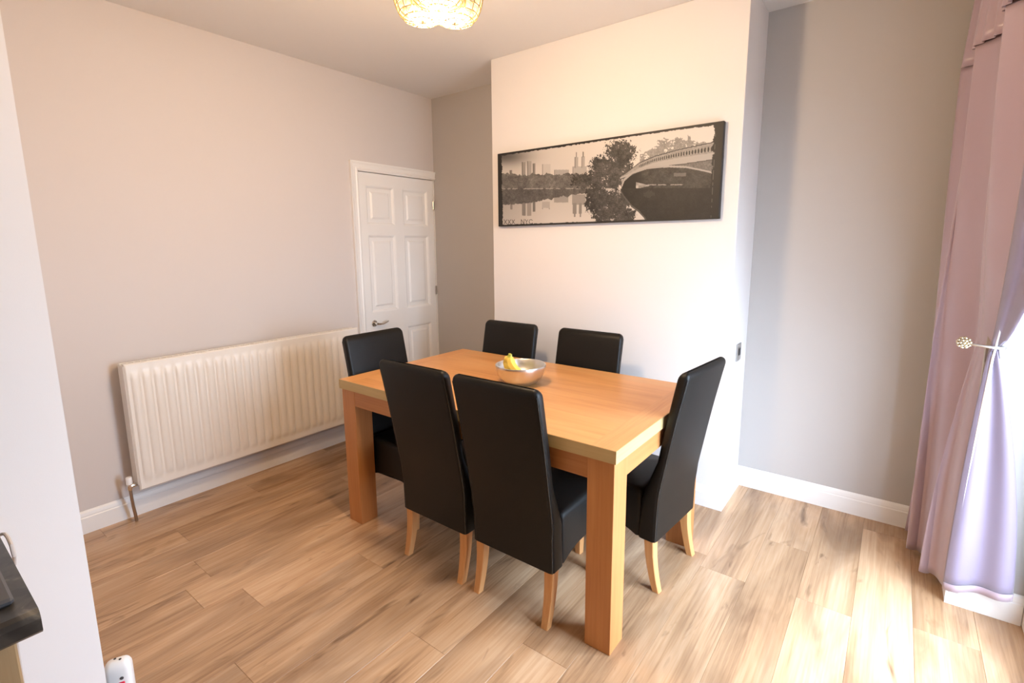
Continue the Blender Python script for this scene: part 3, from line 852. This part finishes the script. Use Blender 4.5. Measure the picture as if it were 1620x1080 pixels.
# ------------------------------------------------------------------ ceiling lamp
LX, LY, LB = 1.895, -1.795, 2.195
lamp = tag(empty('ceiling_lamp', (LX, LY, H)), 'lit crystal bead ceiling lamp with clustered cup shades', 'lamp')
bm = bmesh.new(); add_lathe(bm, [(0.0, -0.03), (0.05, -0.028), (0.062, -0.012), (0.064, -0.0005), (0.0, -0.0005)], 32)
finish('ceiling_rose', bm, 'chrome', lamp, True)
tube('stem', [(0, 0, -0.028), (0, 0, LB - H + 0.136 + 0.09)], 0.007, 'chrome', lamp)
to_cam = math.atan2(-3.11 - LY, 3.1995 - LX)
for k in range(3):
    an = to_cam + R(0 + 120 * k)
    cx, cy = 0.065 * math.cos(an), 0.065 * math.sin(an)
    hgt = 0.136; zb = LB - H; rt = 0.097
    prof = [(0.012, 0.0), (0.037, 0.004), (0.058, 0.012), (0.073, 0.027), (0.083, 0.049), (0.090, 0.075), (0.095, 0.106), (0.099, hgt)]
    sh = empty('cup_shade'); sh.parent = lamp; sh.location = (cx, cy, zb)
    tube('arm', [(-cx, -cy, hgt + 0.10), (-cx * 0.8, -cy * 0.8, hgt + 0.07), (-cx * 0.3, -cy * 0.3, hgt + 0.045), (0, 0, hgt + 0.02), (0, 0, hgt - 0.03)], 0.006, 'chrome', sh)
    bm = bmesh.new()
    for j in range(16):
        a_ = 2 * math.pi * j / 16
        add_tube(bm, [((r + 0.004) * math.cos(a_), (r + 0.004) * math.sin(a_), z - 0.002) for r, z in prof], 0.0018, 4)
    for r, z in prof[2::1]:
        add_tube(bm, [((r + 0.004) * math.cos(2 * math.pi * j / 24), (r + 0.004) * math.sin(2 * math.pi * j / 24), z - 0.002) for j in range(25)], 0.0018, 4)
    add_tube(bm, [(-rt, 0, hgt), (rt, 0, hgt)], 0.002, 4)
    finish('wire_frame', bm, 'brass', sh)
    bm = bmesh.new()
    for (r0, z0), (r1, z1) in zip(prof[:-1], prof[1:]):
        r, z = (r0 + r1) / 2, (z0 + z1) / 2
        nbead = 16
        hw_ = 0.40 * 2 * math.pi * r / nbead; hv = 0.44 * math.hypot(r1 - r0, z1 - z0)
        tv = Vector((r1 - r0, 0, z1 - z0)).normalized()
        for j in range(nbead):
            a_ = 2 * math.pi * (j + 0.5) / nbead
            er = Vector((math.cos(a_), math.sin(a_), 0)); et = Vector((-math.sin(a_), math.cos(a_), 0))
            c_ = er * r + Vector((0, 0, z))
            if any(math.hypot(cx + c_.x - 0.065 * math.cos(an + o_), cy + c_.y - 0.065 * math.sin(an + o_)) < r - 0.004 for o_ in (R(120), R(240))): continue
            t_ = er * tv.x + Vector((0, 0, 1)) * tv.z
            nn = t_.cross(et)
            vs = [bm.verts.new(c_ + d) for d in (et * hw_ + t_ * hv * .8, -et * hw_ + t_ * hv * .8, -et * hw_ - t_ * hv * .8, et * hw_ - t_ * hv * .8, nn * 0.005, -nn * 0.005)]
            for a2, b2 in ((0, 1), (1, 2), (2, 3), (3, 0)):
                bm.faces.new((vs[a2], vs[b2], vs[4])); bm.faces.new((vs[b2], vs[a2], vs[5]))
    bmesh.ops.recalc_face_normals(bm, faces=bm.faces)
    o = finish('crystal_beads', bm, 'crystal', sh); o['kind'] = 'stuff'
    bm = bmesh.new(); add_lathe(bm, [(0.0, 0.035), (0.014, 0.040), (0.021, 0.058), (0.021, 0.070), (0.014, 0.090), (0.010, 0.110), (0.010, 0.125), (0.0, 0.125)], 16)
    finish('bulb', bm, 'bulb', sh, True)
    Ld = bpy.data.lights.new('bulb_light', 'POINT'); Ld.energy = LAMP_W; Ld.color = (1.0, 0.70, 0.42); Ld.shadow_soft_size = 0.05
    lo = bpy.data.objects.new('bulb_light', Ld); COL.objects.link(lo); lo.location = (LX + cx, LY + cy, LB - 0.055)

# ------------------------------------------------------------------ curtain
def sheet(name, fn, nu, zs, mat, parent, thick=0.0016):
    bm = bmesh.new()
    g = [[bm.verts.new(fn(i / (nu - 1), z)) for z in zs] for i in range(nu)]
    for i in range(nu - 1):
        for j in range(len(zs) - 1):
            bm.faces.new((g[i][j], g[i + 1][j], g[i + 1][j + 1], g[i][j + 1]))
    o = finish(name, bm, mat, parent, True)
    sm = o.modifiers.new('cloth_thickness', 'SOLIDIFY'); sm.thickness = thick; sm.offset = 0
    return o
ZHOLD = 1.06
cu = tag(empty('curtain', (3.42, -0.35, 0)), 'mauve satin curtain tied back beside the patio door', 'curtain')
CO = Vector((3.42, -0.35, 0))
def lerp(a, b, t): return a + (b - a) * t
def sm01(t): t = min(1, max(0, t)); return t * t * (3 - 2 * t)
NP = 2.5
def pleat(u, z): return 2 * math.pi * NP * (u ** 0.85) + 0.25 * math.sin(1.3 * z) + 0.5
def front(u, zf):
    """zf 0 bottom .. 1 gather line"""
    ztop = 2.19
    zbot = lerp(0.035, 0.060, sm01((u - 0.5) / 0.5))
    z = lerp(zbot, ztop, zf)
    pin = sm01((u - 0.28) / 0.22)                    # 1 where the cloth is drawn into the holdback
    xh = 3.380 + 0.078 * pin + 0.048 * u ** 2; yh = lerp(-0.20, -0.603, u); Ah = lerp(0.036, 0.010, pin)
    if z > ZHOLD:
        t = (z - ZHOLD) / (ztop - ZHOLD); t = min(1.0, t); k = 1 - (1 - t) ** 1.8
        xe, ye, Ae = lerp(3.392, 3.475, u ** 1.5), lerp(-0.12, -1.02, u), 0.050
        ky = t ** 0.62
    else:
        k = min(1.0, (ZHOLD - z) / ZHOLD)
        k = 1 - (1 - k) ** 1.9; ky = k
        xe, ye, Ae = lerp(3.390, 3.474, u ** 1.5), lerp(-0.14, -0.612, u), 0.050
    x, y, A = lerp(xh, xe, k), lerp(yh, ye, ky), lerp(Ah, Ae, k)
    ph = pleat(u, z)
    a = A * (0.9 + 0.2 * math.sin(7 * u + 1.0)) * sm01((1.04 - u) / 0.16)
    x -= a * math.cos(ph) + 0.24 * a * math.cos(3 * ph + 2.2 * z)
    y += 0.6 * a * math.sin(2 * ph)
    return Vector((x, y, z)) - CO
nz_ = 60
fp = sheet('front_panel', front, 150, [i / nz_ for i in range(nz_ + 1)], 'curtain', cu)
# white edge tape along the leading edge
tube('edge_tape', [front(1.0, i / 40) + Vector((0.0, -0.004, 0)) for i in range(41)], 0.0038, 'edge_tape', cu, 6)
def header(u, zf):
    z = lerp(2.175, 2.46, zf)
    p = front(u, 1.0)
    ph = 2 * math.pi * 22 * u
    k = 1.0
    x = lerp(3.389, 3.465, u ** 1.5) - CO.x - 0.046 * (0.9 + 0.2 * math.sin(7 * u + 1.0)) * math.cos(pleat(u, 2.19)) * (1 - 0.35 * zf)
    y = lerp(-0.11, -1.04, u) - CO.y
    x -= 0.009 * math.cos(ph) * (1 - 0.3 * zf) + 0.004
    return Vector((x, y, z))
sheet('header', header, 260, [i / 8 for i in range(9)], 'curtain', cu)
def lining(u, zf):
    z = lerp(lerp(0.085, 0.135, u), 2.15, zf)
    if z > ZHOLD:
        t = (z - ZHOLD) / (2.15 - ZHOLD)
        x0, y0 = lerp(3.494, 3.466, t), lerp(-0.592, -0.99, t ** 0.62)
        x1, y1 = lerp(3.515, 3.60, t ** 0.6), lerp(-0.600, -1.25, t ** 0.62)
        A = lerp(0.004, 0.02, t)
    else:
        k = (ZHOLD - z) / ZHOLD; k = 1 - (1 - k) ** 2.0
        x0, y0 = lerp(3.494, 3.458, k), lerp(-0.594, -0.600, k)
        x1, y1 = lerp(3.515, 3.655, k), lerp(-0.602, -0.632, k)
        A = lerp(0.004, 0.014, k)
    x, y = lerp(x0, x1, u), lerp(y0, y1, u)
    y -= A * math.sin(2 * math.pi * 1.5 * u)
    return Vector((x, y, z)) - CO
sheet('lining', lining, 40, [i / 50 for i in range(51)], 'lining', cu)
def hemf(u, zf):
    p = lining(u, 0.0) + Vector((0, -0.004, 0)); p.z += -0.022 + 0.030 * zf
    return p
sheet('hem', hemf, 30, [0, .5, 1], 'curtain', cu)
# pole
pl = tag(empty('curtain_pole', (XR, -1.5, 2.49)), 'metal curtain pole above the patio door', 'curtain pole')
tube('pole', [(-0.075, -1.2, 0), (-0.075, 1.45, 0)], 0.014, 'nickel', pl, 12)
for y in (-1.1, 1.40):
    bm = bmesh.new(); add_tube(bm, [(0, y, 0), (-0.075, y, 0)], 0.008, 8); add_tube(bm, [(0, y, 0), (-0.006, y, 0)], 0.028, 16)
    finish('bracket', bm, 'nickel', pl, True)
# holdback
hb = tag(empty('curtain_holdback', (3.531, YP, 1.062)), 'metal curtain holdback with beaded flower knob', 'holdback')
bm = bmesh.new(); add_tube(bm, [(0, -0.0005, 0), (0, -0.006, 0)], 0.009, 12)
finish('wall_rose', bm, 'nickel', hb, True)
tube('bar', [(0, -0.005, 0), (0, -0.045, 0), (-0.004, -0.056, 0.001), (-0.016, -0.062, 0.002), (-0.05, -0.064, 0.004), (-0.085, -0.062, 0.007), (-0.108, -0.057, 0.010)], 0.0052, 'nickel', hb, 8)
kb = empty('knob'); kb.parent = hb; kb.location = (-0.112, -0.057, 0.012)
bm = bmesh.new()
for ring_, (rr_, nn_, yy) in enumerate(((0.0, 1, -0.014), (0.010, 6, -0.011), (0.018, 10, -0.004), (0.018, 8, 0.004))):
    for j in range(nn_):
        a_ = 2 * math.pi * j / nn_ + ring_
        m_ = Matrix.Translation((rr_ * math.cos(a_), yy, rr_ * math.sin(a_)))
        bmesh.ops.create_icosphere(bm, subdivisions=1, radius=0.006, matrix=m_)
o = finish('beads', bm, plain('champagne_beads', (0.62, 0.52, 0.36), 0.25, metal=0.8), kb, True); o['kind'] = 'stuff'

# ------------------------------------------------------------------ kitchen side
WX, WY = 2.206, -3.003
bm = bmesh.new()
prof = [(XK, 0.862), (WX - 0.006, 0.862), (WX, 0.868), (WX, 0.888), (WX - 0.004, 0.896), (WX - 0.012, 0.900), (XK, 0.900)]
loft(bm, [[(x, WY, z) for x, z in prof], [(x, -4.55, z) for x, z in prof]])
bmesh.ops.recalc_face_normals(bm, faces=bm.faces)
tag(finish('worktop', bm, 'worktop'), 'dark mottled kitchen worktop against the white wall', 'worktop')
cb = tag(empty('base_cabinet', ((XK + WX) / 2, -3.32, 0)), 'oak fronted kitchen base cabinet under the dark worktop', 'cabinet')
hx = (WX - XK) / 2
box('body', (-hx + 0.002, hx - 0.045, -0.30, 0.29, 0.10, 0.8615), 'cab_wood', cb)
box('door', (hx - 0.045, hx - 0.025, -0.298, 0.289, 0.12, 0.855), 'cab_wood', cb, bev=0.003)
box('plinth', (-hx + 0.002, hx - 0.08, -0.30, 0.28, 0.0, 0.10), 'cab_wood', cb)
tr = tag(empty('appliance', (2.02, -3.175, 0.900)), 'black appliance with grey edge standing on the worktop', 'appliance')
box('base', (-0.14, 0.135, -0.15, 0.152, 0.0, 0.012), 'grey', tr, bev=0.004)
box('top_panel', (-0.13, 0.105, -0.14, 0.130, 0.012, 0.020), 'black', tr, bev=0.002)
# cable looping over the back of the worktop
tag(tube('cable', [(1.70, -2.992, 0.83), (1.782, -2.992, 0.866), (1.83, -2.992, 0.884), (1.865, -2.992, 0.889), (1.895, -2.992, 0.884), (1.906, -2.992, 0.866), (1.885, -2.992, 0.840), (1.82, -2.992, 0.80), (1.72, -2.992, 0.72), (1.64, -2.99, 0.5), (1.60, -2.99, 0.2), (1.59, -2.99, 0.004)], 0.0032, 'pale_cable'),
    'pale grey cable hanging behind the worktop end', 'cable')
# extension socket standing on the floor by the wall corner
es = tag(empty('extension_socket', (1.425, -2.775, 0), R(0)), 'white rounded extension socket with red switch beside the wall corner', 'socket')
bm = bmesh.new(); rings = []
hw_, hd_, ht = 0.034, 0.024, 0.215
for z in (0.0, 0.004, 0.10, ht - 0.03): rings.append(rrect(-hw_, hw_, -hd_, hd_, 0.016, z))
for k in range(1, 6):
    an = R(88 * k / 5); i_ = 0.020 * (1 - math.cos(an))
    rings.append(rrect(-hw_ + i_, hw_ - i_, -hd_ + i_, hd_ - i_, max(0.003, 0.016 - i_ * .6), ht - 0.03 + 0.03 * math.sin(an)))
loft(bm, rings); bmesh.ops.recalc_face_normals(bm, faces=bm.faces)
finish('casing', bm, 'white_plastic', es, True)
es.rotation_euler = (0, 0, R(66))
for x, y in ((-0.006, 0.004), (0.008, -0.004)):
    bm = bmesh.new(); add_lathe(bm, [(0.0, ht - 0.003), (0.0035, ht - 0.003), (0.0035, ht + 0.0008), (0.0, ht + 0.0008)], 12, (x, y, 0))
    finish('pin_hole', bm, 'black', es)
def disc_front(name, x, z, r, mat):
    bm = bmesh.new()
    loft(bm, [[(x + r * math.cos(2 * math.pi * k / 16), yy, z + r * math.sin(2 * math.pi * k / 16)) for k in range(16)] for yy in (-hd_ + 0.002, -hd_ - 0.0012)])
    bmesh.ops.recalc_face_normals(bm, faces=bm.faces)
    finish(name, bm, mat, es)
disc_front('indicator', 0.010, ht - 0.050, 0.005, 'grey')
box('switch', (0.000, 0.016, -hd_ - 0.003, -hd_ + 0.002, ht - 0.088, ht - 0.062), 'red', es, bev=0.0015)
